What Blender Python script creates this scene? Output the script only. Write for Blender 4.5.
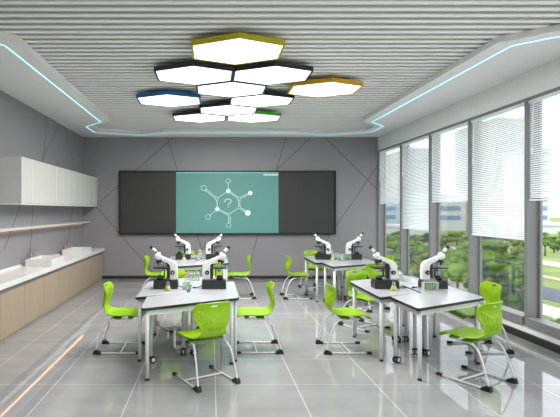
import bpy, bmesh, math, random
from mathutils import Vector, Matrix
from mathutils.geometry import tessellate_polygon
R = math.radians
PI = math.pi
random.seed(7)
for o in list(bpy.data.objects): bpy.data.objects.remove(o)
sc = bpy.context.scene
C = sc.collection

# ------------------------------------------------------------------ camera, world, sun, exposure
cam = bpy.data.cameras.new('camera'); camo = bpy.data.objects.new('camera', cam); C.objects.link(camo)
camo.location = (0, 0, 1.6); camo.rotation_euler = (R(90), 0, 0)
cam.sensor_width = 36; cam.lens = 470 / 560 * 36
cam.shift_x = 0.1232; cam.shift_y = 0.0027
cam.clip_start = 0.05; cam.clip_end = 1500
sc.camera = camo
world = bpy.data.worlds.new('world'); sc.world = world; world.use_nodes = True
bg = world.node_tree.nodes['Background']
bg.inputs['Color'].default_value = (0.96, 0.955, 1.0, 1); bg.inputs['Strength'].default_value = 2.3
sun = bpy.data.lights.new('sun', 'SUN'); sun.energy = 2.6; sun.angle = R(2); sun.color = (1, 0.96, 0.88)
suno = bpy.data.objects.new('sun', sun); C.objects.link(suno)
suno.rotation_euler = (R(30), R(-38), 0)
sc.view_settings.view_transform = 'Standard'; sc.view_settings.look = 'None'
sc.view_settings.gamma = 1; sc.view_settings.use_curve_mapping = False
sc.view_settings.exposure = 0.45
LAMP_STRENGTH = 1.3
LAMP_WATTS = 17.5

# ------------------------------------------------------------------ materials
def lin(c):
    return tuple(((v / 255) / 12.92 if v / 255 <= .04045 else ((v / 255 + .055) / 1.055) ** 2.4) for v in c) + (1,)
def mat(name, rgb, rough=.5, metal=0, noise=0, scale=20, emit=0, stretch=None, coat=0, spec=.5, bump=0):
    m = bpy.data.materials.new(name); m.use_nodes = True
    nt = m.node_tree; b = nt.nodes['Principled BSDF']
    c = lin(rgb)
    b.inputs['Base Color'].default_value = c
    b.inputs['Roughness'].default_value = rough; b.inputs['Metallic'].default_value = metal
    b.inputs['Coat Weight'].default_value = coat; b.inputs['Specular IOR Level'].default_value = spec
    tc = nt.nodes.new('ShaderNodeTexCoord'); mp = nt.nodes.new('ShaderNodeMapping')
    nz = nt.nodes.new('ShaderNodeTexNoise'); nz.inputs['Scale'].default_value = scale; nz.inputs['Detail'].default_value = 5
    nt.links.new(tc.outputs['Object'], mp.inputs['Vector']); nt.links.new(mp.outputs['Vector'], nz.inputs['Vector'])
    if stretch: mp.inputs['Scale'].default_value = stretch
    rp = nt.nodes.new('ShaderNodeValToRGB')
    k = max(noise, .01)
    rp.color_ramp.elements[0].position = .3; rp.color_ramp.elements[1].position = .7
    rp.color_ramp.elements[0].color = tuple(v * (1 - k) for v in c[:3]) + (1,)
    rp.color_ramp.elements[1].color = tuple(min(1, v * (1 + k)) for v in c[:3]) + (1,)
    nt.links.new(nz.outputs['Fac'], rp.inputs['Fac']); nt.links.new(rp.outputs['Color'], b.inputs['Base Color'])
    if bump:
        bp = nt.nodes.new('ShaderNodeBump'); bp.inputs['Strength'].default_value = bump
        nt.links.new(nz.outputs['Fac'], bp.inputs['Height']); nt.links.new(bp.outputs['Normal'], b.inputs['Normal'])
    if emit:
        b.inputs['Emission Color'].default_value = c; b.inputs['Emission Strength'].default_value = emit
    return m
def glassmat(name, rgb, clear=.9, rough=.02):
    m = bpy.data.materials.new(name); m.use_nodes = True; nt = m.node_tree
    for n in list(nt.nodes): nt.nodes.remove(n)
    out = nt.nodes.new('ShaderNodeOutputMaterial'); mx = nt.nodes.new('ShaderNodeMixShader')
    tr = nt.nodes.new('ShaderNodeBsdfTransparent'); gl = nt.nodes.new('ShaderNodeBsdfGlossy')
    tr.inputs['Color'].default_value = lin(rgb); gl.inputs['Roughness'].default_value = rough
    lw = nt.nodes.new('ShaderNodeLayerWeight'); lw.inputs['Blend'].default_value = .15
    mr = nt.nodes.new('ShaderNodeMapRange'); mr.inputs['To Min'].default_value = 1 - clear; mr.inputs['To Max'].default_value = .6
    nt.links.new(lw.outputs['Fresnel'], mr.inputs['Value']); nt.links.new(mr.outputs['Result'], mx.inputs['Fac'])
    nt.links.new(tr.outputs[0], mx.inputs[1]); nt.links.new(gl.outputs[0], mx.inputs[2]); nt.links.new(mx.outputs[0], out.inputs[0])
    return m
def blindmat():
    m = mat('white_blind_slat', (244, 246, 248), .5)
    nt = m.node_tree; b = nt.nodes['Principled BSDF']; out = nt.nodes['Material Output']
    t = nt.nodes.new('ShaderNodeBsdfTranslucent'); t.inputs['Color'].default_value = lin((244, 246, 248)); mx = nt.nodes.new('ShaderNodeMixShader'); mx.inputs['Fac'].default_value = .6
    nt.links.new(b.outputs[0], mx.inputs[1]); nt.links.new(t.outputs[0], mx.inputs[2]); nt.links.new(mx.outputs[0], out.inputs[0])
    return m
def acrylmat(name, rgb, clear):
    m = glassmat(name, rgb, clear); nt = m.node_tree; mx = [n for n in nt.nodes if n.type == 'MIX_SHADER'][0]
    p = nt.nodes.new('ShaderNodeBsdfPrincipled'); p.inputs['Base Color'].default_value = lin((240, 245, 242)); p.inputs['Roughness'].default_value = .15
    nt.links.new(p.outputs[0], mx.inputs[2]); return m
def floormat():
    m = mat('polished_grey_tile', (150, 150, 151), rough=.035, noise=.10, scale=1.3, stretch=(1, 2.5, 1), spec=.75)
    nt = m.node_tree; b = nt.nodes['Principled BSDF']; rp = [n for n in nt.nodes if n.type == 'VALTORGB'][0]
    geo = nt.nodes.new('ShaderNodeNewGeometry'); sp = nt.nodes.new('ShaderNodeSeparateXYZ')
    nt.links.new(geo.outputs['Position'], sp.inputs[0])
    res = []
    for ax, ph, pitch in (('X', .04, .735), ('Y', 4.314, .735)):
        a = nt.nodes.new('ShaderNodeMath'); a.operation = 'SUBTRACT'; a.inputs[1].default_value = ph - 20 * pitch - pitch / 2
        nt.links.new(sp.outputs[ax], a.inputs[0])
        d = nt.nodes.new('ShaderNodeMath'); d.operation = 'MODULO'; d.inputs[1].default_value = pitch; nt.links.new(a.outputs[0], d.inputs[0])
        e = nt.nodes.new('ShaderNodeMath'); e.operation = 'SUBTRACT'; e.inputs[1].default_value = pitch / 2; nt.links.new(d.outputs[0], e.inputs[0])
        f = nt.nodes.new('ShaderNodeMath'); f.operation = 'ABSOLUTE'; nt.links.new(e.outputs[0], f.inputs[0])
        g = nt.nodes.new('ShaderNodeMath'); g.operation = 'LESS_THAN'; g.inputs[1].default_value = .0038 if ax == 'X' else .003
        nt.links.new(f.outputs[0], g.inputs[0]); res.append(g)
    mxm = nt.nodes.new('ShaderNodeMath'); mxm.operation = 'MAXIMUM'
    nt.links.new(res[0].outputs[0], mxm.inputs[0]); nt.links.new(res[1].outputs[0], mxm.inputs[1])
    mc = nt.nodes.new('ShaderNodeMixRGB'); mc.inputs['Color2'].default_value = lin((204, 203, 199))
    nt.links.new(mxm.outputs[0], mc.inputs['Fac']); nt.links.new(rp.outputs['Color'], mc.inputs['Color1'])
    nt.links.new(mc.outputs[0], b.inputs['Base Color'])
    return m
M = dict(
    wall=mat('grey_wall_panel', (139, 137, 141), .45, noise=.03, scale=2),
    groove=mat('dark_groove', (62, 62, 64), .7),
    white_wall=mat('white_plaster', (236, 238, 238), .7, noise=.02),
    ceil=mat('white_ceiling', (240, 240, 240), .7, noise=.02),
    slat=mat('light_grey_slat', (240, 240, 237), .6, noise=.02),
    gap_shade=mat('painted_gap_shade', (180, 180, 180), .8),  # ceiling backing greyed to paint in the shade between slats
    cove=mat('cyan_strip_light', (150, 236, 250), .5, emit=1.3),
    floor=floormat(),
    base=mat('black_skirting', (38, 38, 38), .4),
    alu=mat('grey_window_metal', (128, 129, 130), .45),
    glass=glassmat('window_glass', (246, 250, 250), .96),
    blind=blindmat(),
    cab=mat('white_cabinet', (200, 199, 196), .45, noise=.02),
    cabedge=mat('pale_cabinet_edge', (244, 244, 240), .4),
    wood=mat('light_oak_veneer', (162, 146, 126), .5, noise=.13, scale=9, stretch=(6, 6, .25)),
    counter=mat('white_stone_counter', (222, 222, 220), .25, noise=.06, scale=3),
    groovegrey=mat('grey_recess', (140, 140, 140), .5),
    basin=mat('white_ceramic', (222, 222, 220), .2, noise=.03, scale=6),
    brass=mat('champagne_metal', (176, 156, 138), .35, metal=.6),
    shelf=mat('pale_shelf', (205, 203, 200), .4),
    warm=mat('warm_strip_light', (255, 205, 160), .5, emit=4),
    frame=mat('black_board_frame', (22, 22, 24), .35),
    panel=mat('charcoal_board_panel', (52, 52, 52), .55, noise=.04),
    screen=mat('teal_board_screen', (82, 136, 130), .5, noise=.02, emit=.2),
    chalk=mat('white_drawn_line', (210, 230, 226), .6, emit=.2),
    top=mat('white_laminate_top', (184, 185, 190), .18, noise=.02, scale=4),
    edge=mat('black_edge_band', (28, 28, 34), .45),
    tmetal=mat('pale_grey_metal', (214, 215, 216), .4),
    rubber=mat('black_rubber', (26, 26, 28), .5),
    chrome=mat('silver_metal', (190, 190, 192), .25, metal=.9),
    green=mat('lime_green_plastic', (140, 184, 6), .35, noise=.02, spec=.4),
    dgreen=mat('dark_green_plastic', (92, 132, 12), .4),
    mwhite=mat('white_enamel', (232, 232, 232), .25),
    mblack=mat('black_enamel', (34, 34, 36), .35),
    red=mat('red_plastic', (210, 40, 40), .4),
    cglass=acrylmat('clear_glassware', (238, 245, 242), .84),
    acry=acrylmat('clear_acrylic', (238, 244, 240), .74),
    yliq=mat('yellow_liquid', (196, 186, 10), .2),
    gliq=mat('green_liquid', (165, 190, 110), .2),
    aliq=mat('amber_stopper', (205, 140, 70), .3),
    diffuser=mat('lamp_diffuser', (255, 255, 255), .5, emit=LAMP_STRENGTH),
    rim_y=mat('olive_yellow_rim', (190, 178, 20), .4), rim_b=mat('blue_rim', (22, 112, 176), .4),
    rim_o=mat('amber_yellow_rim', (222, 170, 28), .4), rim_g=mat('green_rim', (70, 170, 50), .4),
    rim_k=mat('black_rim', (44, 46, 48), .4),
    grass=mat('lawn_grass', (112, 126, 64), .9, noise=.25, scale=.25),
    path=mat('pale_concrete', (170, 166, 158), .8, noise=.05, scale=1),
    road=mat('dark_asphalt', (66, 73, 84), .8, noise=.08, scale=1),
    bark=mat('bark', (96, 78, 60), .9, noise=.2),
    bcream=mat('cream_facade', (172, 168, 160), .8), bwhite=mat('white_facade', (186, 189, 192), .8),
    bblue=mat('pale_blue_facade', (168, 186, 200), .5), bwin=mat('blue_grey_glazing', (112, 136, 162), .3),
)
def leafmat(name, rgb):
    m = mat(name, rgb, .7, noise=.45, scale=1.1)
    b = m.node_tree.nodes['Principled BSDF']; b.inputs['Specular IOR Level'].default_value = .2
    return m
LEAF = [leafmat('fresh_green_leaves', (106, 134, 60)), leafmat('mid_green_leaves', (73, 98, 49)), leafmat('olive_green_leaves', (98, 108, 53)), leafmat('dark_green_leaves', (50, 68, 40))]

# ------------------------------------------------------------------ mesh builder
class MB:
    def __init__(s): s.v = []; s.f = []; s.m = []; s.sm = []
    def add(s, vs, fs, mi=0, smooth=False):
        n = len(s.v); s.v += [tuple(v) for v in vs]
        for f in fs: s.f.append(tuple(n + i for i in f)); s.m.append(mi); s.sm.append(smooth)
    def box(s, x0, x1, y0, y1, z0, z1, mi=0):
        s.add([(x0, y0, z0), (x1, y0, z0), (x1, y1, z0), (x0, y1, z0), (x0, y0, z1), (x1, y0, z1), (x1, y1, z1), (x0, y1, z1)],
              [(0, 3, 2, 1), (4, 5, 6, 7), (0, 1, 5, 4), (1, 2, 6, 5), (2, 3, 7, 6), (3, 0, 4, 7)], mi); return s
    def bar(s, a, b, w, h, up=(0, 0, 1), mi=0):
        a = Vector(a); b = Vector(b); d = (b - a).normalized(); u = Vector(up)
        sd = d.cross(u).normalized(); u = sd.cross(d).normalized()
        vs = [p + sd * i * w / 2 + u * j * h / 2 for p in (a, b) for i, j in ((-1, -1), (1, -1), (1, 1), (-1, 1))]
        s.add(vs, [(0, 1, 2, 3), (7, 6, 5, 4), (0, 4, 5, 1), (1, 5, 6, 2), (2, 6, 7, 3), (3, 7, 4, 0)], mi); return s
    def tube(s, pts, r, n=10, mi=0, caps=True, smooth=True):
        pts = [Vector(p) for p in pts]; rs = r if isinstance(r, (list, tuple)) else [r] * len(pts)
        rings = []; prev = None
        for i, p in enumerate(pts):
            d = (pts[min(i + 1, len(pts) - 1)] - pts[max(i - 1, 0)]).normalized()
            if prev is None:
                ref = Vector((0, 0, 1)) if abs(d.z) < .9 else Vector((1, 0, 0)); u = d.cross(ref).normalized()
            else: u = (prev - d * prev.dot(d)).normalized()
            prev = u; w = d.cross(u)
            rings.append([p + (u * math.cos(2 * PI * k / n) + w * math.sin(2 * PI * k / n)) * rs[i] for k in range(n)])
        vs = [v for rg in rings for v in rg]; fs = []
        for i in range(len(pts) - 1):
            for k in range(n):
                fs.append((i * n + k, i * n + (k + 1) % n, (i + 1) * n + (k + 1) % n, (i + 1) * n + k))
        s.add(vs, fs, mi, smooth)
        if caps:
            s.add(rings[0], [tuple(range(n))[::-1]], mi); s.add(rings[-1], [tuple(range(n))], mi)
        return s
    def prism(s, poly, z0, z1, mi=0, axis='z'):
        n = len(poly)
        def P(a, b, c): return (a, b, c) if axis == 'z' else (a, c, b)
        vs = [P(x, y, z0) for x, y in poly] + [P(x, y, z1) for x, y in poly]
        tri = tessellate_polygon([[Vector((x, y, 0)) for x, y in poly]])
        fs = [tuple(t) for t in tri] + [tuple(n + i for i in t) for t in tri]
        fs += [(i, (i + 1) % n, n + (i + 1) % n, n + i) for i in range(n)]
        s.add(vs, fs, mi); return s
    def blob(s, c, r, sub=2, mi=0, jit=0):
        bm = bmesh.new(); bmesh.ops.create_icosphere(bm, subdivisions=sub, radius=1)
        r = r if isinstance(r, (list, tuple)) else (r, r, r)
        vs = []
        for v in bm.verts:
            k = 1 + random.uniform(-jit, jit); vs.append((c[0] + v.co.x * r[0] * k, c[1] + v.co.y * r[1] * k, c[2] + v.co.z * r[2] * k))
        s.add(vs, [tuple(x.index for x in f.verts) for f in bm.faces], mi, True); bm.free(); return s
    def build(s, name, ms, parent=None, bevel=0):
        me = bpy.data.meshes.new(name); me.from_pydata(s.v, [], s.f)
        for m in (ms if isinstance(ms, (list, tuple)) else [ms]): me.materials.append(m)
        me.polygons.foreach_set('material_index', s.m); me.polygons.foreach_set('use_smooth', s.sm)
        bm = bmesh.new(); bm.from_mesh(me); bmesh.ops.remove_doubles(bm, verts=bm.verts, dist=1e-5)
        bmesh.ops.recalc_face_normals(bm, faces=bm.faces); bm.to_mesh(me); bm.free(); me.update()
        o = bpy.data.objects.new(name, me); C.objects.link(o)
        if parent: o.parent = parent
        if bevel:
            b = o.modifiers.new('bevel', 'BEVEL'); b.width = bevel; b.segments = 2; b.limit_method = 'ANGLE'
        return o
def tag(o, label=None, cat=None, group=None, kind=None):
    if label: o['label'] = label
    if cat: o['category'] = cat
    if group: o['group'] = group
    if kind: o['kind'] = kind
    return o
def empty(name, loc=(0, 0, 0), rz=0):
    o = bpy.data.objects.new(name, None); C.objects.link(o); o.location = loc; o.rotation_euler = (0, 0, rz); o.empty_display_size = .1
    return o
def children(o): return [c for c in bpy.data.objects if c.parent == o]
def copy_tree(o, parent=None):
    c = o.copy(); C.objects.link(c); c.parent = parent
    for ch in children(o): copy_tree(ch, c)
    return c
used = set()
def place(proto, loc, rz, label, group=None):
    o = proto if proto.name not in used else copy_tree(proto)
    used.add(proto.name)
    o.location = loc; o.rotation_euler = (0, 0, rz); o['label'] = label
    if group: o['group'] = group
    return o
def struct(mb, name, ms, parent=None):
    o = mb.build(name, ms, parent)
    if parent is None: o['kind'] = 'structure'
    return o

ORD = ['first', 'second', 'third', 'fourth', 'fifth', 'sixth', 'seventh', 'eighth', 'ninth', 'tenth', 'eleventh', 'twelfth', 'thirteenth', 'fourteenth', 'fifteenth', 'sixteenth']
# ------------------------------------------------------------------ room shell
XL, XR, YN, YB, H = -2.98, 3.89, -1.2, 10.95, 3.3
XO = 4.06     # outer face of the window wall
struct(MB().box(XL - .2, XO, YN - .2, YB + .2, -.2, 0), 'floor', M['floor'])
def groove(mb, p, q, wall, w=.011, t=.002):
    if wall == 'back':
        a = (p[0], YB - t / 2, p[1]); b = (q[0], YB - t / 2, q[1]); mb.bar(a, b, w, t, up=(0, 1, 0), mi=1)
    else:
        a = (XL + t / 2, p[0], p[1]); b = (XL + t / 2, q[0], q[1]); mb.bar(a, b, w, t, up=(1, 0, 0), mi=1)
def bk(x, y): return ((x - 211) * YB / 470, 1.6 - (y - 210) * YB / 470)
def lf(x, y): Z = 2.98 * 470 / (211 - x); return (Z, 1.6 - (y - 210) * Z / 470)
mb = MB().box(XL - .2, XO, YB, YB + .2, 0, 3.7)
for a, b in [((286, 137), (266.5, 205)), ((311, 137), (240, 206)), ((324.5, 137), (378, 190)), ((378, 164.5), (316, 256)), ((316, 256), (303, 278)),
             ((265, 205), (247, 278)), ((174, 137), (83, 216.5)), ((167, 137), (202, 250)), ((95.7, 206), (158, 278)), ((222, 225), (202, 250)), ((202, 250), (197, 278))]:
    groove(mb, bk(*a), bk(*b), 'back')
struct(mb, 'wall_back', [M['wall'], M['groove']])
mb = MB().box(XL - .2, XL, YN - .2, YB, 0, 3.7)
for a, b in [((46.8, 116.8), (42, 175)), ((59, 124), (20, 206)), ((64.3, 125.7), (83, 205)), ((20, 206), (4, 250)), ((33, 204), (30, 256)), ((73, 206), (67, 245))]:
    groove(mb, lf(*a), lf(*b), 'left')
struct(mb, 'wall_left', [M['wall'], M['groove']])
struct(MB().box(XL - .2, XO, YN - .2, YN, 0, 3.7), 'wall_rear', M['white_wall'])
mb = MB().box(XR, XO, YN, YB, 2.98, 3.7); mb.box(XR - .0, XO, YN, YB, 0, .175)
struct(mb, 'wall_right', M['white_wall'])
struct(MB().box(XL, XR - .001, YB - .02, YB, 0, .07), 'baseboard_back', M['base'])
struct(MB().box(XR - .02, XR, YN, YB - .02, 0, .09), 'baseboard_right', M['base'])
# ceiling: bulkhead ring with a recess, slats in the recess
rec = [(-1.95, 4.74), (-1.95, 9.0), (-2.41, 9.56), (-2.41, 10.1), (-1.59, 10.46), (-1.03, 10.16), (1.86, 10.16), (2.55, 10.46), (3.33, 10.1), (3.33, 9.56), (2.91, 9.0), (2.91, 4.78), (3.33, 4.43), (3.33, -.8), (-2.41, -.8), (-2.41, 4.4)]
out = [(XL, YN), (XR, YN), (XR, YB), (XL, YB)]
mb = MB()
allp = [Vector((x, y, 0)) for x, y in out] + [Vector((x, y, 0)) for x, y in rec]
tri = tessellate_polygon([[Vector((x, y, 0)) for x, y in out], [Vector((x, y, 0)) for x, y in rec]])
mb.add([(p.x, p.y, H) for p in allp], tri)
n = len(rec)
mb.add([(x, y, H) for x, y in rec] + [(x, y, H + .065) for x, y in rec], [(i, (i + 1) % n, n + (i + 1) % n, n + i) for i in range(n)])
mb.box(XL - .2, XO, YN - .2, YB + .2, 3.7, 3.9)
ceil = struct(mb, 'ceiling', M['ceil'])
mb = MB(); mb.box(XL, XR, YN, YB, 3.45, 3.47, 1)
y = 4.007 - .1323 * 38; sec = 8
while y < 10.6:
    if y > -.9:
        prof = [(-.032, .09), (-.032, .010), (-.027, .003), (-.012, 0), (.012, 0), (.027, .003), (.032, .010), (.032, .09)]
        vs = [(x, y + a, 3.36 + b) for x in (-2.5, 3.42) for a, b in prof]
        mb.add(vs, [(i, i + 1, 8 + i + 1, 8 + i) for i in range(1, 6)], 0)
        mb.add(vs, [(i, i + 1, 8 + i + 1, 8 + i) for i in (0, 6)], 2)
    y += .1323
o = struct(mb, 'ceiling_slats', [M['slat'], M['gap_shade'], mat('painted_slat_side_shade', (206, 206, 204), .7)], ceil)  # slat sides coloured greyer than the undersides, painting in the gap shade
# cove light strip: closed loop ribbon set in the bulkhead
loop = [(-2.13, 4.86), (-2.13, 9.07), (-2.55, 9.6), (-2.55, 10.3), (-1.59, 10.68), (-1.0, 10.36), (1.85, 10.36), (2.52, 10.68), (3.5, 10.26), (3.5, 9.55), (3.11, 9.07), (3.11, 4.86), (3.5, 4.53), (3.5, -.95), (-2.58, -.95), (-2.58, 4.48)]
mb = MB()
for i in range(len(loop)):
    a = loop[i]; b = loop[(i + 1) % len(loop)]
    mb.bar((a[0], a[1], H - .001), (b[0], b[1], H - .001), .014, .004)
struct(mb, 'trim_light_strip', M['cove'])

# windows: one bay per pane, far to near
MZ = [10.93, 9.64, 8.36, 7.08, 5.80, 4.52, 3.24, 1.96, .68, -.6]
rail = [1.72, 1.21, 1.72, 1.21, 1.70, 1.21, 1.70, 1.21, 1.70]
nm = ['farthest window beside the grey back wall', 'second window from the back wall', 'third window from the back wall', 'fourth window from the back wall, behind the right microscopes',
      'window at the right edge of the picture', 'window', 'window', 'window', 'window']
for i in range(9):
    z1, z0 = MZ[i], MZ[i + 1]
    mb = MB()
    mb.box(XR - .005, 4.045, z1 - .028, z1 + (.02 if i == 0 else .028), .175, 2.98)         # far mullion
    mb.box(XR - .005, 4.045, z0 + .028, z1 - .028, 2.945, 2.98)
    mb.box(XR - .03, 4.045, z0 + .028, z1 - .028, .175, .28)
    mb.box(4.02, 4.05, z1 - .06, z1 - .028, .28, 2.945); mb.box(4.02, 4.05, z0 + .028, z0 + .06, .28, 2.945)
    if i == 8: mb.box(XR - .005, 4.045, YN, z0 + .045, .175, 2.98)
    w = struct(mb, 'window_%d' % (i + 1), M['alu'])
    g = MB().box(4.03, 4.036, z0 + .028, z1 - .028, .28, 2.945).build('glass', M['glass'], w)
    # blind
    if i > 4: continue
    b = empty('venetian_blind', (3.915, (z0 + z1) / 2, 2.943)); L = (z1 - z0) / 2 - .034
    names = ['short white venetian blind in the farthest window, beside the back wall', 'long white venetian blind in the second window from the back wall', 'short white venetian blind in the third window from the back wall',
             'long white venetian blind in the wide fourth window from the back wall', 'short white venetian blind in the window at the right edge', 'long white venetian blind outside the frame, nearest long one', 'short white venetian blind beside the camera']
    tag(b, names[i], 'blind', 'venetian blinds in the window wall')
    MB().box(-.02, .02, -L, L, -.035, -.002).build('headrail', M['blind'], b)
    sl = MB(); z = -.05; zb = rail[i] - 2.93; tl = R(46)
    while z > zb + .02:
        dx = .0125 * math.cos(tl); dz = .0125 * math.sin(tl)
        sl.add([(-dx, -L, z - dz), (dx, -L, z + dz), (dx, L, z + dz), (-dx, L, z - dz), (-dx, -L, z - dz + .001), (dx, -L, z + dz + .001), (dx, L, z + dz + .001), (-dx, L, z - dz + .001)],
               [(0, 1, 2, 3), (7, 6, 5, 4), (0, 4, 5, 1), (2, 6, 7, 3)]); z -= .0265
    sl.build('slats', M['blind'], b)
    MB().box(-.013, .013, -L, L, zb, zb + .018).build('bottom_rail', M['blind'], b)
    MB().tube([(-.03, L - .1, -.03), (-.032, L - .08, -.62)], .006, 6).tube([(-.032, L - .08, -.58), (-.032, L - .08, -.66)], .010, 6).build('tilt_wand', M['cabedge'], b)

# ------------------------------------------------------------------ wall cabinets, counter, shelf
ordn = ['nearest', 'second', 'third', 'fourth', 'fifth', 'farthest']
for i in range(6):
    y0 = 6.57 + i * .73
    e = empty('wall_cabinet', (XL, y0, 1.69))
    tag(e, ['white wall cabinet with the plain end panel, nearest of the row', 'white wall cabinet second nearest in the hanging row', 'white wall cabinet third nearest in the hanging row', 'white wall cabinet third from the back wall end of the row',
            'white wall cabinet second from the back wall end of the row', 'white wall cabinet touching the grey back wall'][i], 'cabinet', 'white wall cabinets hung in a row')
    MB().box(0, .31, .001, .729, 0, .66).build('body', M['cab'], e)
    for k in range(2):
        MB().box(.311, .33, .003 + k * .365, .362 + k * .365, .006, .66).build('door', M['cab'] if k else M['cab'], e, bevel=.003)
    for k in range(2): MB().box(.3305, .333, .003 + k * .365, .02 + k * .365, .006, .66).build('door_edge_trim', M['cabedge'], e)
    MB().box(.0, .325, .001, .729, -.012, 0).build('bottom_panel', M['cabedge'], e)
base = 10.93 - .18
bl = []
yy = base
MB_f = MB().box(XL, -2.53, base, YB - .03, 0, .585)
tag(MB_f.build('filler_panel', M['wood']), 'narrow oak filler panel between the counter cabinets and back wall', 'panel')
names = ['oak base cabinet nearest the back wall', 'oak base cabinet second from the back wall', 'oak base cabinet third from the back wall, just below far basin', 'oak base cabinet fourth from the back wall, between the basins', 'oak base cabinet fifth from the back wall, under near basin',
         'oak base cabinet sixth from the back wall', 'oak base cabinet seventh from the back wall at the left edge', 'oak base cabinet beyond the left edge', 'oak base cabinet nearest the viewer outside the frame']
for i in range(9):
    y1 = base - i * .73; y0 = y1 - .73
    e = empty('base_cabinet', (XL, y0, 0)); tag(e, names[i], 'cabinet', 'oak base cabinets under the counter')
    MB().box(0, .435, .002, .728, 0, .585).build('body', M['wood'], e)
    MB().box(.436, .455, .003, .727, .03, .583).build('door', M['wood'], e, bevel=.001)
yC0 = base - 9 * .73
t = empty('worktop', (XL + .002, yC0, .585)); tag(t, 'long white stone worktop running along the left wall', 'worktop')
Lc = YB - .002 - yC0
MB().box(0, .43, 0, Lc, 0, .065).build('recess_strip', M['groovegrey'], t)
MB().box(0, .50, 0, Lc, .066, .135).build('slab', M['counter'], t, bevel=.004)
MB().box(0, .025, 0, Lc, .1351, .17).build('backsplash', M['counter'], t)
for k, (y0, y1) in enumerate([(7.31, 8.0), (9.13, 9.8)]):
    e = empty('wash_basin', (-2.69, (y0 + y1) / 2, .721))
    tag(e, ['white rectangular countertop basin nearer the viewer', 'white rectangular countertop basin nearer the back wall'][k], 'basin', 'rectangular basins on the worktop')
    a, l = .2, (y1 - y0) / 2; mb = MB()
    mb.box(-a, a, -l, l, 0, .02); mb.box(-a, -a + .02, -l, l, .02, .11); mb.box(a - .02, a, -l, l, .02, .11); mb.box(-a + .02, a - .02, -l, -l + .02, .02, .11); mb.box(-a + .02, a - .02, l - .02, l, .02, .11)
    mb.build('bowl', M['basin'], e)
    MB().tube([(0, 0, .02), (0, 0, .025)], .025, 14).build('drain', M['brass'], e)
    f = empty('basin_faucet', (-2.80 - .125 + .0, (y0 + y1) / 2, .721))
    f.location = (-2.935, (y0 + y1) / 2, .721)
    tag(f, ['champagne metal faucet behind the nearer basin', 'champagne metal faucet behind the farther basin'][k], 'faucet', 'faucets behind the basins')
    MB().tube([(0, 0, 0), (0, 0, .01)], .022, 12).tube([(0, 0, .01), (.005, 0, .2)], .016, 12).build('column', M['brass'], f)
    MB().tube([(.0, 0, .165), (.05, 0, .172), (.12, 0, .16)], .011, 10).build('spout', M['brass'], f)
    MB().bar((-.0, 0, .215), (.09, 0, .232), .02, .012).tube([(.004, 0, .195), (.006, 0, .213)], .014, 10).build('lever', M['brass'], f)
s = empty('wall_shelf', (XL, 4.2, 1.31)); tag(s, 'long thin pale shelf with warm light strip beneath the wall cabinets', 'shelf')
MB().box(0, .18, 0, 6.72, 0, .03).build('shelf_board', M['shelf'], s)
MB().box(.012, .024, .02, 6.68, -.012, -.001).build('light_strip', M['warm'], s)

# ------------------------------------------------------------------ board
b = empty('classroom_board', (0, YB - .001, 0)); tag(b, 'wide black framed board with teal screen between two charcoal panels', 'board')
def bd(x, y): return ((x - 211) * 10.86 / 470, 1.6 - (y - 210) * 10.86 / 470)
x0, z1 = bd(119, 170.7); x1, z0 = bd(336, 234.6)
mb = MB().box(x0, x1, -.09, 0, z0, z0 + .035); mb.box(x0, x1, -.09, 0, z1 - .035, z1); mb.box(x0, x0 + .03, -.09, 0, z0 + .035, z1 - .035); mb.box(x1 - .03, x1, -.09, 0, z0 + .035, z1 - .035)
mb.box(x0 + .03, x1 - .03, -.06, 0, z0 + .035, z1 - .035)
mb.build('board_frame', M['frame'], b)
xs, _ = bd(176, 0); xe, _ = bd(278.6, 0)
MB().box(x0 + .035, xs - .006, -.075, -.061, z0 + .04, z1 - .04).build('writing_panel', M['panel'], b)
MB().box(xe + .012, x1 - .035, -.075, -.061, z0 + .04, z1 - .04).build('writing_panel', M['panel'], b)
scn = MB().box(xs, xe, -.08, -.061, z0 + .037, z1 - .037).build('screen', M['screen'], b); scn['label'] = 'teal display showing a drawn molecule'
MB().box(xs, xe, -.083, -.0801, z1 - .055, z1 - .042).build('screen_top_line', mat('pale_teal_line', (130, 205, 195), .5, emit=.4), b)
def dp(cx, cy): x, z = bd(190 + cx / 6.222, 170 + cy / 6.222); return (x, -.0825, z)
mb = MB()
def ln(p, q, w=.009, off=0, cut=0):
    a = Vector(dp(*p)); c = Vector(dp(*q)); d = (c - a).normalized(); nrm = Vector((-d.z, 0, d.x))
    a = a + nrm * off + d * cut; c = c + nrm * off - d * cut; mb.bar(a, c, w, .003, up=(0, 1, 0))
def ring(p, r, fill=False, w=.008):
    c = Vector(dp(*p))
    if fill: mb.tube([c + Vector((0, -.002, 0)), c + Vector((0, .002, 0))], r, 14, smooth=False)
    else:
        for k in range(14):
            t0, t1 = 2 * PI * k / 14, 2 * PI * (k + 1) / 14
            mb.bar(c + Vector((math.cos(t0) * r, 0, math.sin(t0) * r)), c + Vector((math.cos(t1) * r, 0, math.sin(t1) * r)), w, .003, up=(0, 1, 0))
T_, UR, LR, BT, LL, UL = (238, 130), (307, 178), (307, 233), (240, 277), (170, 243), (167, 178)
oT, oUL, oUR, oLR, oB, oLL = (238, 68), (85, 112), (375, 143), (360, 267), (240, 343), (113, 292)
ln(T_, UL, cut=.03); ln(T_, UR, off=.014, cut=.03); ln(T_, UR, off=-.014, cut=.03); ln(UR, LR, off=.014, cut=.03); ln(UR, LR, off=-.014, cut=.03)
ln(LR, BT, cut=.03); ln(BT, LL, off=.014, cut=.03); ln(BT, LL, off=-.014, cut=.03); ln(LL, UL, cut=.03, w=.014)
ln(T_, oT, cut=.04); ln(LL, oLL, cut=.04)
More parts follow.
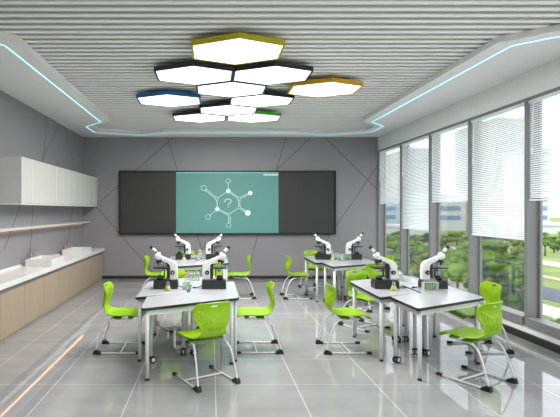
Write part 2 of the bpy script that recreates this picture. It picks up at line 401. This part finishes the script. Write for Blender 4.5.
for a, c in ((UL, oUL), (UR, oUR), (LR, oLR)): ln(a, c, off=.018, cut=.04, w=.010); ln(a, c, off=-.018, cut=.05)
ln(BT, oB, cut=.04)
wv = [(248 + (7 if k % 2 else 0), 292 + k * 5) for k in range(8)]
for k in range(7): ln(wv[k], wv[k + 1], w=.008)
ring(T_, .052, True); ring(LL, .05, True); ring(oUR, .052, True); ring(oLR, .065, True)
for p, r in ((UR, .035), (LR, .035), (BT, .035), (UL, .035), (oT, .05), (oUL, .06), (oB, .055), (oLL, .058)): ring(p, r)
q = [(216, 198), (219, 187), (229, 181), (243, 180), (254, 185), (257, 194), (251, 204), (242, 210), (238, 219)]
for k in range(len(q) - 1): ln(q[k], q[k + 1], w=.014)
ln((236, 226), (238, 232), w=.018)
dr = mb.build('molecule_drawing', M['chalk'], scn)
mb = MB(); xx = 263.5
while xx < 278:
    w = random.choice([.5, .8, 1.0]); a = bd(xx, 174.0); c = bd(min(xx + w, 278), 175.6)
    if xx + w < 278.2: mb.box(a[0], c[0], -.0835, -.0801, c[1], a[1])
    xx += w + .35
mb.build('caption_marks', M['chalk'], scn)

# ------------------------------------------------------------------ hexagonal lamps
def lamp(cx, cy, rim, label, z=3.25):
    e = empty('hexagonal_lamp', (cx, cy, z)); tag(e, label, 'ceiling lamp', 'hexagonal ceiling lamps')
    A, Bv = .5445 * 1.003, .4265 * 1.003
    pts = [(A * math.sin(PI / 3 * k), -Bv * math.cos(PI / 3 * k)) for k in range(6)]
    inn = [(x * .95, y * .95) for x, y in pts]
    mb = MB(); n = 6
    vs = [(x, y, 0) for x, y in pts] + [(x, y, .055) for x, y in pts] + [(x, y, 0) for x, y in inn] + [(x, y, .01) for x, y in inn]
    fs = []
    for i in range(6):
        j = (i + 1) % 6; fs += [(i, j, 6 + j, 6 + i), (i, 12 + i, 12 + j, j), (12 + i, 18 + i, 18 + j, 12 + j)]
    fs.append((6, 7, 8, 9, 10, 11)); mb.add(vs, fs); mb.build('housing', rim, e)
    mb = MB(); mb.add([(x, y, .004) for x, y in inn] + [(x, y, .009) for x, y in inn], [tuple(range(6)), tuple(range(11, 5, -1))] + [(i, (i + 1) % 6, 6 + (i + 1) % 6, 6 + i) for i in range(6)])
    mb.build('diffuser', M['diffuser'], e)
    li = bpy.data.lights.new('lamp_light', 'AREA'); li.shape = 'DISK'; li.size = .62; li.energy = LAMP_WATTS; li.color = (1, .985, .96)
    lo = bpy.data.objects.new('lamp_light', li); C.objects.link(lo); lo.parent = e; lo.location = (0, 0, -.003)
    mb = MB()
    for x in (-.25, .25): mb.tube([(x, 0, .055), (x, 0, 3.43 - z)], .012, 8)
    mb.build('mounting_rod', M['chrome'], e)
K = .7833
for cx, cz, rim, lb in [
    (.272, 6.29, 'rim_y', 'hexagonal ceiling lamp with olive yellow rim, nearest and largest looking'),
    (-.205, 7.40, 'rim_k', 'black rimmed hexagonal ceiling lamp touching the far left of the olive yellow one'),
    (.745, 7.40, 'rim_k', 'black rimmed hexagonal ceiling lamp behind the olive yellow one on its right'),
    (.275, 8.27, 'rim_k', 'dark rimmed hexagonal ceiling lamp in the middle between the blue and amber ones'),
    (1.555, 8.26, 'rim_o', 'hexagonal ceiling lamp with amber orange rim at the right of the cluster'),
    (-.63, 9.10, 'rim_b', 'hexagonal ceiling lamp with blue rim at the left of the cluster'),
    (.76, 9.12, 'rim_k', 'black rimmed hexagonal ceiling lamp just behind and left of the amber one'),
    (.285, 9.97, 'rim_k', 'black rimmed hexagonal ceiling lamp behind and right of the blue one'),
    (-.205, 10.82, 'rim_k', 'farthest black rimmed hexagonal ceiling lamp, left of the green rimmed one'),
    (.765, 10.82, 'rim_g', 'hexagonal ceiling lamp with green rim, farthest on the right')]:
    lamp(cx, cz * K, M[rim], lb)
for cx, cz, rim, lb in [(-.9, 2.2, 'rim_k', 'added black rimmed fill lamp, unseen above the camera on the left'), (.48, 2.4, 'rim_y', 'added olive rimmed fill lamp, unseen above the camera in the middle'), (1.9, 2.2, 'rim_k', 'added black rimmed fill lamp, unseen above the camera on the right'),
                        (-.4, .7, 'rim_b', 'added blue rimmed fill lamp, unseen behind the camera on the left'), (1.4, .7, 'rim_o', 'added amber rimmed fill lamp, unseen behind the camera on the right')]:
    lamp(cx, cz, M[rim], lb)  # extra lamps out of view, added to brighten the room

# ------------------------------------------------------------------ desk prototype
def round_poly(pts, r, seg=5):
    out = []; n = len(pts)
    for i in range(n):
        p = Vector(pts[i]); a = (Vector(pts[i - 1]) - p).normalized(); b = (Vector(pts[(i + 1) % n]) - p).normalized()
        ang = a.angle(b); d = r / math.tan(ang / 2); s_ = p + a * d; e_ = p + b * d
        for k in range(seg + 1):
            t = k / seg; q_ = (1 - t) ** 2 * s_ + 2 * t * (1 - t) * p + t * t * e_; out.append((q_.x, q_.y))
    return out
TH = .69
def make_desk():
    e = empty('trapezoid_desk'); tag(e, 'x', 'desk')
    pts = [(-.55, -.265), (.55, -.265), (.275, .265), (-.275, .265)]
    c = round_poly(pts, .03)
    MB().prism([(x * .994, y * .994) for x, y in c], TH - .003, TH).build('tabletop', M['top'], e)
    MB().prism(c, TH - .028, TH - .0031).build('edge_band', M['edge'], e)
    ins = [(-.47, -.225), (.47, -.225), (.245, .225), (-.245, .225)]
    mb = MB()
    for i in range(4):
        a, b_ = ins[i], ins[(i + 1) % 4]; mb.bar((*a, TH - .055), (*b_, TH - .055), .022, .05)
    mb.build('apron', M['tmetal'], e)
    for i, (x, y) in enumerate(ins):
        cast = i >= 2; zb = .075 if cast else .02
        lg = MB().tube([(x, y, zb), (x, y, TH - .029)], .0195, 14).build('leg', M['tmetal'], e)
        if cast:
            mb = MB().tube([(x, y, .05), (x, y, .085)], .012, 10); mb.bar((x, y, .072), (x + .02, y, .05), .05, .012)
            k = mb.build('caster_fork', M['rubber'], lg)
            mb = MB().tube([(x + .018, y - .028, .035), (x + .018, y - .012, .035)], .035, 18).tube([(x + .018, y + .012, .035), (x + .018, y + .028, .035)], .035, 18)
            w = mb.build('caster_wheel', M['rubber'], lg)
            MB().tube([(x + .018, y - .0295, .035), (x + .018, y + .0295, .035)], .021, 14).build('wheel_hub', M['tmetal'], lg)
        else:
            MB().tube([(x, y, 0), (x, y, .022)], .021, 12).build('foot_cap', M['rubber'], lg)
    return e
desk = make_desk()

# ------------------------------------------------------------------ chair prototype
def make_chair():
    e = empty('sled_chair'); tag(e, 'x', 'chair')
    prof = [(.268, .392, .160, 0), (.272, .412, .182, 0), (.250, .430, .196, 0), (.18, .440, .20, .004), (.10, .437, .205, .008), (.02, .432, .205, .010), (-.05, .432, .20, .012), (-.105, .440, .185, .010), (-.145, .462, .160, .006),
            (-.168, .497, .125, .006), (-.178, .54, .132, .014), (-.178, .585, .158, .024), (-.172, .63, .178, .034), (-.168, .675, .188, .042), (-.170, .72, .190, .044), (-.178, .755, .182, .040), (-.186, .778, .162, .034), (-.190, .786, .130, .03)]
    prof = [(x * .95 if x > .1 else x, z * .96, w * (1.04 if z > .48 else 1), c) for x, z, w, c in prof]
    NU = 56; vs = []; nP = len(prof)
    # refine profile
    P2 = []
    for i in range(nP - 1):
        for t in ((0, .25, .5, .75) if i > 7 else (0, .5)): P2.append(tuple(prof[i][k] * (1 - t) + prof[i + 1][k] * t for k in range(4)))
    P2.append(prof[-1]); nP = len(P2)
    for i, (x, z, w, c) in enumerate(P2):
        a = P2[max(i - 1, 0)]; b_ = P2[min(i + 1, nP - 1)]
        tx, tz = b_[0] - a[0], b_[1] - a[1]; l = math.hypot(tx, tz); tx /= l; tz /= l
        nx, nz = tz, -tx      # forward/up normal
        if nx < 0 and z > .47: nx, nz = -nx, -nz
        if z > .52: nz = 0
        if z <= .47 and nz < 0: nx, nz = -nx, -nz
        for j in range(NU + 1):
            u = -1 + 2 * j / NU; off = c * abs(u) ** 2.2
            # curved ribs in the back
            if .465 < z < .695:
                lo_, hi_ = .50 + .02 * abs(u), .60 + .10 * abs(u)
                if lo_ < z < hi_ and .14 < abs(u) < .80 and int(abs(u) * NU / 2 + 2 * (z - .5) * 10) % 4 < 2: off -= .009
            vs.append((x + nx * off, u * w, z + nz * off))
    fs = []
    for i in range(nP - 1):
        for j in range(NU):
            z = (P2[i][1] + P2[i + 1][1]) / 2; u = -1 + 2 * (j + .5) / NU
            if .715 < z < .738 and abs(u) < .2: continue   # grip hole
            if i > 24 and False: continue
            k = i * (NU + 1) + j; fs.append((k, k + 1, k + NU + 2, k + NU + 1))
    mb = MB(); mb.add(vs, fs, 0, True); o = mb.build('seat_shell', M['green'], e)
    sd = o.modifiers.new('solid', 'SOLIDIFY'); sd.thickness = .012; sd.offset = 0
    for s_ in (-1, 1):
        y = s_ * .205; yi = s_ * .16
        path = [(.14, yi, .382), (.0, yi, .378), (-.07, s_ * .165, .37), (-.11, s_ * .175, .35), (-.145, s_ * .187, .31), (-.178, s_ * .195, .24), (-.21, s_ * .201, .14), (-.238, y, .045), (-.245, y, .022), (-.235, y, .014), (-.22, y, .012), (0, y, .012), (.245, y, .012)]
        lg = MB().tube(path, .0092, 10).build('sled_leg', M['tmetal'], e)
        MB().prism([(-.268, 0), (-.175, 0), (-.182, .024), (-.215, .040), (-.228, .052), (-.256, .045)], y - .021, y + .021, axis='y').build('heel_foot', M['rubber'], lg)
        MB().box(.205, .262, y - .016, y + .016, 0, .028).build('toe_cap', M['rubber'], lg, bevel=.004)
    MB().tube([(.03, -.2, .014), (.03, .2, .014)], .009, 8).build('stretcher', M['tmetal'], e)
    MB().box(-.06, .03, -.17, .17, .375, .395).box(.11, .16, -.165, .165, .377, .40).build('seat_bracket', M['dgreen'], e)
    return e
chair = make_chair()

# ------------------------------------------------------------------ microscope prototype (eyepiece leans to +x)
def make_scope():
    e = empty('microscope'); tag(e, 'x', 'microscope')
    mb = MB(); mb.prism(round_poly([(-.146, -.095), (.146, -.095), (.146, .095), (-.146, .095)], .03), 0, .085); mb.prism(round_poly([(-.14, -.085), (.14, -.085), (.14, .085), (-.14, .085)], .03), .085, .105)
    mb.build('base', M['mblack'], e)
    arm = [(-.139, .105), (-.141, .20), (-.137, .275), (-.122, .312), (-.095, .335), (-.03, .362), (.03, .388), (.075, .408), (.115, .412), (.135, .395), (.13, .372), (.09, .356), (.035, .336), (-.02, .312), (-.045, .285), (-.05, .24), (-.045, .105)]
    MB().prism(arm, -.036, .036, axis='y').build('arm', M['mwhite'], e, bevel=.008)
    MB().tube([(.105, 0, .385), (.105, 0, .425)], [.042, .036], 18).blob((.098, 0, .425), (.036, .036, .022)).build('head', M['mwhite'], e)
    a = Vector((.10, 0, .425)); d = Vector((.68, 0, .73)).normalized()
    t_ = MB().tube([a, a + d * .095], .0185, 14).build('eyepiece_tube', M['mwhite'], e)
    MB().tube([a + d * .095, a + d * .128], .0225, 14).build('eyepiece', M['mblack'], t_)
    MB().tube([a + d * .022, a + d * .036], .0215, 14).build('tube_ring', M['mblack'], t_)
    c = Vector((.083, 0, .352)); dn = Vector((-.35, 0, -1)).normalized()
    ns = MB().tube([c, c + dn * .03], [.05, .044], 18).build('nosepiece', M['mblack'], e)
    for k, ang in enumerate((0, 2.1, 4.2)):
        v = Vector((.024 * math.cos(ang), .024 * math.sin(ang), 0)); q_ = c + dn * .028 + v
        MB().tube([q_, q_ + dn * (.042 - .008 * k) + v * .3], [.011, .008], 10).build('objective', M['chrome'] if k else M['mblack'], ns)
    MB().box(-.045, .15, -.075, .075, .245, .262).build('stage', M['mblack'], e, bevel=.003)
    MB().tube([(.065, 0, .215), (.065, 0, .246)], .028, 14).tube([(.065, 0, .195), (.065, 0, .214)], .02, 14).build('condenser', M['chrome'], e)
    MB().tube([(.07, 0, .105), (.07, 0, .155)], [.042, .034], 18).build('illuminator', M['mblack'], e)
    MB().box(-.046, -.01, -.022, .022, .12, .30).box(.015, .03, -.01, .01, .13, .245).build('rack_post', M['mblack'], e)
    for s_ in (-1, 1):
        k = MB().tube([(-.082, s_ * .036, .197), (-.082, s_ * .062, .197)], .026, 18).build('focus_knob', M['mblack'], e)
        MB().tube([(-.082, s_ * .062, .197), (-.082, s_ * .075, .197)], .010, 12).build('fine_knob', M['chrome'], k)
        MB().tube([(.045 - .09, s_ * .036, .13), (.045 - .09, s_ * .042, .13)], .007, 8).build('indicator', M['red'], e)
    MB().tube([(-.145, 0, .03), (-.18, 0, .012), (-.21, -.01, .006), (-.235, -.015, .006)], .006, 8).box(-.255, -.23, -.027, -.003, 0, .018).build('cord', M['mblack'], e)
    return e
scope = make_scope()
def squash(o, kx, kz):
    if o.type == 'MESH':
        for v in o.data.vertices: v.co.x *= kx; v.co.z *= kz
    for c_ in children(o): squash(c_, kx, kz)
squash(scope, .97, .935)

# ------------------------------------------------------------------ glassware prototypes
def lathe(mb, prof, n=18, mi=0):
    vs = [(r * math.cos(2 * PI * k / n), r * math.sin(2 * PI * k / n), z) for r, z in prof for k in range(n)]
    fs = [(i * n + k, i * n + (k + 1) % n, (i + 1) * n + (k + 1) % n, (i + 1) * n + k) for i in range(len(prof) - 1) for k in range(n)]
    mb.add(vs, fs, mi, True); return mb
def make_flask():
    e = empty('conical_flask'); tag(e, 'x', 'flask')
    lathe(MB(), [(.001, .001), (.040, .001), (.042, .006), (.016, .07), (.014, .10), (.017, .105)]).build('flask_glass', M['cglass'], e)
    lathe(MB(), [(.0, .004), (.036, .004), (.0375, .008), (.022, .052), (0, .052)]).build('liquid', M['yliq'], e)
    return e
flask = make_flask()
def make_rack():
    e = empty('test_tube_rack'); tag(e, 'x', 'test tube rack')
    MB().box(-.085, .085, -.028, .028, 0, .008).build('rack_base', M['acry'], e)
    for z in (.045, .09): MB().box(-.085, .085, -.028, .028, z, z + .004).build('rack_shelf', M['acry'], e)
    for s_ in (-1, 1): MB().box(s_ * .0855 - .002, s_ * .0855 + .002, -.028, .028, 0, .094).build('end_plate', M['acry'], e)
    return e
rack = make_rack()
def make_tube(stop):
    HT = .16 if stop else .115
    e = empty('test_tube'); tag(e, 'x', 'test tube')
    lathe(MB(), [(.0005, .0), (.006, .002), (.009, .009), (.009, HT), (.010, HT + .002)], 10).build('tube_glass', M['cglass'], e)
    lathe(MB(), [(0, .003), (.007, .009), (.007, .07), (0, .07)], 10).build('liquid', M['gliq'], e)
    if stop: lathe(MB(), [(0, .152), (.0075, .152), (.012, .178), (0, .178)], 10).build('stopper', M['aliq'], e)
    return e
tubeA = make_tube(False); tubeB = make_tube(True)
def make_beaker():
    e = empty('glass_beaker'); tag(e, 'x', 'beaker')
    lathe(MB(), [(.0005, .001), (.048, .001), (.05, .005), (.05, .11), (.054, .115)]).build('beaker_glass', M['cglass'], e)
    lathe(MB(), [(0, .004), (.046, .004), (.046, .012), (0, .012)]).build('liquid', M['gliq'], e)
    return e
beaker = make_beaker()

# ------------------------------------------------------------------ the four desk clusters
clusters = [('front left', -.25, 5.45), ('front right', 2.31, 5.45), ('back left', -.24, 8.65), ('back right', 2.35, 8.65)]
for ci, (cn, cx, cy) in enumerate(clusters):
    where = cn + ' desk cluster'
    for (dx, dy, rz, w) in [(-.28, 0, -90, 'at the left of the %s, under its left microscope'), (.28, 0, 90, 'at the right of the %s, under its right microscope'),
                            (-.055, -.605, 30, 'jutting toward the viewer from the %s'), (.055, .605, 210, 'at the far side of the %s')]:
        place(desk, (cx + dx, cy + dy, 0), R(rz), 'white trapezoid desk ' + w % where, 'white trapezoid desks in four clusters')
    for (dx, dy, rz, w) in [(-.79, -.03, 0, 'in profile at the left side of the %s'), (.79, -.01, 180, 'in profile at the right side of the %s'),
                            (.195, -1.0, 120, 'seen from behind, before the %s'), (-.21, 1.0, -60, 'facing the viewer behind %s')]:
        place(chair, (cx + dx, cy + dy, 0), R(rz), 'lime green sled chair ' + w % where, 'lime green sled-base chairs around the desks')
    for (dx, rz, w) in [(-.275, 180, 'left'), (.285, 0, 'right')]:
        place(scope, (cx + dx, cy + .05, TH), R(rz), 'white and black microscope, %s one on the %s, eyepiece leaning %s' % (w, where, w), 'microscopes on the desks')
    fx, fy = [(-.235, -.16), (-.245, -.14), (-.25, -.14), (-.15, -.15)][ci]
    place(flask, (cx + fx, cy + fy, TH), 0, 'small conical flask of yellow liquid on the ' + where, 'yellow liquid flasks')
    racks = [[(-.03, -.02, 78, 1), (.02, .62, 8, 0)], [(.17, -.13, 5, 0), (.13, .62, 80, 0)], [(.04, -.05, 70, 1), (.10, .50, 10, 0)], [(.10, -.12, 15, 0), (.0, .48, 80, 0)]][ci]
    for k, (dx, dy, rz, st) in enumerate(racks):
        rn = ['near', 'far'][k]
        place(rack, (cx + dx, cy + dy, TH), R(rz), 'clear acrylic test tube rack on the %s, the %s one of two' % (where, 'nearer' if k == 0 else 'farther'), 'test tube racks')
        for j in range(6):
            t = -.068 + j * .0272
            place(tubeB if (st and j % 2 == 0) else tubeA, (cx + dx + t * math.cos(R(rz)), cy + dy + t * math.sin(R(rz)), TH + .0085), 0,
                  '%s test tube from the %s%s, %s rack, %s' % (ORD[j], 'front' if rz > 60 else 'left', ', amber stopper' if (st and j % 2 == 0) else '', 'nearer' if k == 0 else 'farther', where), 'tubes in %s rack of %s%s' % (rn, where, ' with stoppers' if (st and j % 2 == 0) else ''))
place(beaker, (2.35 - .02, 8.65 + .12, TH), 0, 'clear glass beaker between the microscopes on the back right desk cluster')

# ------------------------------------------------------------------ outside
GZ = -6.0
struct(MB().box(4.1, 400, -60, 500, GZ - .5, GZ), 'ground', M['grass'])
struct(MB().box(4.1, 21, -60, 300, GZ + .002, GZ + .02), 'added_bounce_slab', mat('bounce_paving', (240, 238, 234), .8))  # unseen white ground added to bounce daylight up to the ceiling
struct(MB().box(28.5, 33, -20, 260, GZ + .005, GZ + .03), 'road', M['road'])
struct(MB().box(24, 26.8, -20, 260, GZ + .005, GZ + .04), 'path', M['path'])
struct(MB().box(37.3, 38.2, -20, 260, GZ + .005, GZ + .1), 'kerb_strip', M['path'])
struct(MB().box(46, 50, -20, 260, GZ + .005, GZ + .05), 'promenade', M['path'])
def crown_mesh(nleaf, seed, dens=1.0, ls=.16):
    random.seed(seed); mb = MB()
    lobes = [(0, 0, 0, .62)]
    for k in range(22):
        a = random.uniform(0, 2 * PI); h = random.uniform(-.55, .75); rr = random.uniform(.35, .62) * math.sqrt(max(.1, 1 - h * h * .8))
        lobes.append((rr * math.cos(a), rr * math.sin(a), h, random.uniform(.18, .32)))
    for (x, y, z, r) in lobes: mb.blob((x, y, z), r * .86, 2, jit=.12)
    for _ in range(nleaf):
        x, y, z, r = random.choice(lobes)
        d = Vector((random.gauss(0, 1), random.gauss(0, 1), random.gauss(0, 1))).normalized()
        p = Vector((x, y, z)) + d * r * random.uniform(.82, 1.12)
        u = Vector((random.gauss(0, 1), random.gauss(0, 1), random.gauss(0, 1))).normalized(); w = u.cross(d).normalized()
        if w.length < .1: continue
        u = (u * .6 + d * .2).normalized(); s_ = ls * random.uniform(.5, 1)
        mb.add([p - u * s_ * .5, p + w * s_ * .3, p + u * s_ * .5, p - w * s_ * .3], [(0, 1, 2, 3)])
    return mb
protos = []
for k in range(4):
    mb = crown_mesh(5200, 10 + k, ls=.085); o = mb.build('foliage', LEAF[k]); protos.append(o.data); bpy.data.objects.remove(o)
trees = [(486, 60, 237, 27, 0), (455, 55, 244, 20, 0), (512, 42, 252, 22, 1), (499, 34, 266, 22, 3), (470, 42, 257, 18, 1), (428, 60, 243, 16, 0), (437, 75, 238, 14, 1), (413, 80, 240, 14, 0), (446, 48, 256, 14, 2),
         (395, 85, 234, 11, 0), (387, 95, 237, 9, 2), (521, 65, 238, 13, 2), (545, 78, 234, 7, 0), (554, 84, 238, 8, 1), (566, 60, 232, 10, 0), (512, 27, 284, 20, 3), (482, 34, 276, 17, 2), (524, 31, 262, 16, 1), (404, 60, 250, 12, 1), (418, 50, 258, 12, 2), (556, 26, 318, 9, 1)]
tl = ['round bright green tree centred in the fourth window', 'bright green tree left of the round one in the fourth window', 'mid green tree low at the right of the fourth window', 'dark leafy tree close behind the right-hand chairs', 'mid green tree behind the right microscope of the front right desk cluster',
      'bright green tree seen between the front right microscopes', 'tall mid green tree in the third window', 'pale green tree in the second window', 'olive tree standing on the lawn behind the right microscope', 'bright green tree in the farthest window', 'small olive tree beside the back wall edge of the farthest window',
      'olive tree top behind the second mullion from the right edge', 'small bright tree on the left of the window at the right edge', 'small mid green tree on the lawn of the window at the right edge', 'bright green tree at the right edge', 'dark bush low beside the frame of the fourth window', 'olive bush below the round bright tree',
      'mid green tree leaning on the right mullion of the fourth window', 'mid green tree low in the second window', 'olive bush low in the third window', 'low green shrub at the bottom of the window at the right edge']
for (px, Z, ty, rp, k), lb in zip(trees, tl):
    X = (px - 211) * Z / 470; top = 1.6 - (ty - 210) * Z / 470; r = rp * 1.05 * Z / 470; rz = min(r * .95, max(.6, (top - GZ) * .52))
    cz = top - rz
    shrub = (lb.find('bush') >= 0 or lb.find('shrub') >= 0)
    e = empty('shrub' if shrub else 'broadleaf_tree', (X, Z, GZ)); tag(e, lb, 'shrub' if shrub else 'tree', 'trees and shrubs in the garden outside')
    f = bpy.data.objects.new('foliage', protos[k]); C.objects.link(f); f.parent = e; f.location = (0, 0, cz - GZ); f.scale = (r, r, rz); f.rotation_euler = (0, 0, random.uniform(0, 6))
    h = cz - GZ
    mb = MB().tube([(0, 0, -.05), (.05, 0, h * .5), (0, .05, h)], [.16, .12, .07], 8)
    for a in (0, 2, 4): mb.tube([(0, 0, h * .55), (r * .4 * math.cos(a), r * .4 * math.sin(a), h + rz * .2)], [.07, .03], 6)
    mb.build('trunk', M['bark'], e)
random.seed(11)
for q_ in range(10):
    px = 392 + q_ * 13.5 + random.uniform(-3, 3); Z = random.uniform(38, 72); X = (px - 211) * Z / 470
    if 23 < X < 34: Z = 36.0 / ((px - 211) / 470); X = 36.0
    if Z > 92: continue
    ty = random.uniform(243, 254); top = 1.6 - (ty - 210) * Z / 470; r = random.uniform(1.5, 2.3); rz = min(r, (top - GZ) * .5); h = top - rz - GZ
    e = empty('broadleaf_tree', (X, Z, GZ)); tag(e, '%s leafy tree from the left in the middle belt outside the windows' % ORD[q_], 'tree', 'middle belt of trees outside')
    f = bpy.data.objects.new('foliage', protos[(q_ * 3 + q_ // 4) % 4]); C.objects.link(f); f.parent = e; f.location = (0, 0, h); f.scale = (r, r, rz); f.rotation_euler = (0, 0, q_)
    MB().tube([(0, 0, -.05), (0, 0, h)], [.14, .08], 6).build('trunk', M['bark'], e)
random.seed(5)
for q_ in range(16):
    px = 384 + q_ * 12 + random.uniform(-3, 3); Z = random.uniform(98, 125); ty = random.uniform(231, 236)
    X = (px - 211) * Z / 470; top = 1.6 - (ty - 210) * Z / 470; r = random.uniform(9, 12) * Z / 470; rz = min(r, (top - GZ) * .5); h = top - rz - GZ
    e = empty('broadleaf_tree', (X, Z, GZ)); tag(e, '%s small tree from the left in the distant row below the buildings' % ORD[q_], 'tree', 'distant row of trees below the buildings')
    f = bpy.data.objects.new('foliage', protos[q_ % 3]); C.objects.link(f); f.parent = e; f.location = (0, 0, h); f.scale = (r, r, rz); f.rotation_euler = (0, 0, q_)
    MB().tube([(0, 0, -.05), (0, 0, h)], [.2, .12], 6).build('trunk', M['bark'], e)
def building(px0, px1, Z, ty, depth, wall, label, floors='bands', bx=None):
    X0 = (px0 - 211) * Z / 470; X1 = (px1 - 211) * Z / 470; top = 1.6 - (ty - 210) * Z / 470
    e = empty('office_building', ((X0 + X1) / 2, Z, GZ)); tag(e, label, 'building', 'pale buildings beyond the garden')
    W = (X1 - X0) / 2; Hh = top - GZ
    MB().box(-W, W, 0, depth, 0, Hh).build('facade', M[wall], e)
    MB().box(-W - .3, W + .3, -.3, depth + .3, Hh, Hh + .8).build('parapet', M[wall], e)
    z = 4.0; n_ = 0
    while z < Hh - 2 and n_ < 60:
        mb = MB()
        if floors == 'bands':
            mb.box(-W * .85, W * .6, -.12, -.001, z, z + 1.6)
        elif floors == 'strip':
            mb.box(W * .0, W * .35, -.12, -.001, z, z + 2.3)
            for q_ in range(3): mb.box(-W * .85 + q_ * W * .27, -W * .72 + q_ * W * .27, -.12, -.001, z + .6, z + 1.9)
        else:
            for q_ in range(5): mb.box(-W * .85 + q_ * W * .36, -W * .65 + q_ * W * .36, -.12, -.001, z + .6, z + 2.0)
        mb.build('window_row', M['bwin'], e); z += 3.4; n_ += 1
building(378, 400, 190, 196, 25, 'bblue', 'pale blue office block seen in the farthest window', 'bands')
building(408, 430, 240, 150, 30, 'bcream', 'cream tower seen in the second window', 'grid')
building(438, 466, 170, 196, 25, 'bwhite', 'white block with blue window bands seen in the third window', 'bands')
building(496, 524, 200, 120, 30, 'bcream', 'tall cream tower with a blue vertical strip seen in the fourth window', 'strip')
building(430, 437, 210, 175, 16, 'bcream', 'slim cream tower between the second and third windows', 'grid')
building(470, 486, 260, 130, 16, 'bblue', 'distant pale blue tower behind the blind of the fourth window', 'bands')
building(536, 550, 175, 150, 20, 'bwhite', 'white tower with blue window bands in the window at the right edge', 'bands')
building(552, 590, 150, 226, 20, 'bwhite', 'low white building at the right edge', 'grid')
building(401, 436, 140, 228, 16, 'bwhite', 'low white building above the trees of the second window', 'grid')
building(468, 488, 225, 205, 16, 'bwhite', 'distant white building at the left of the fourth window', 'grid')
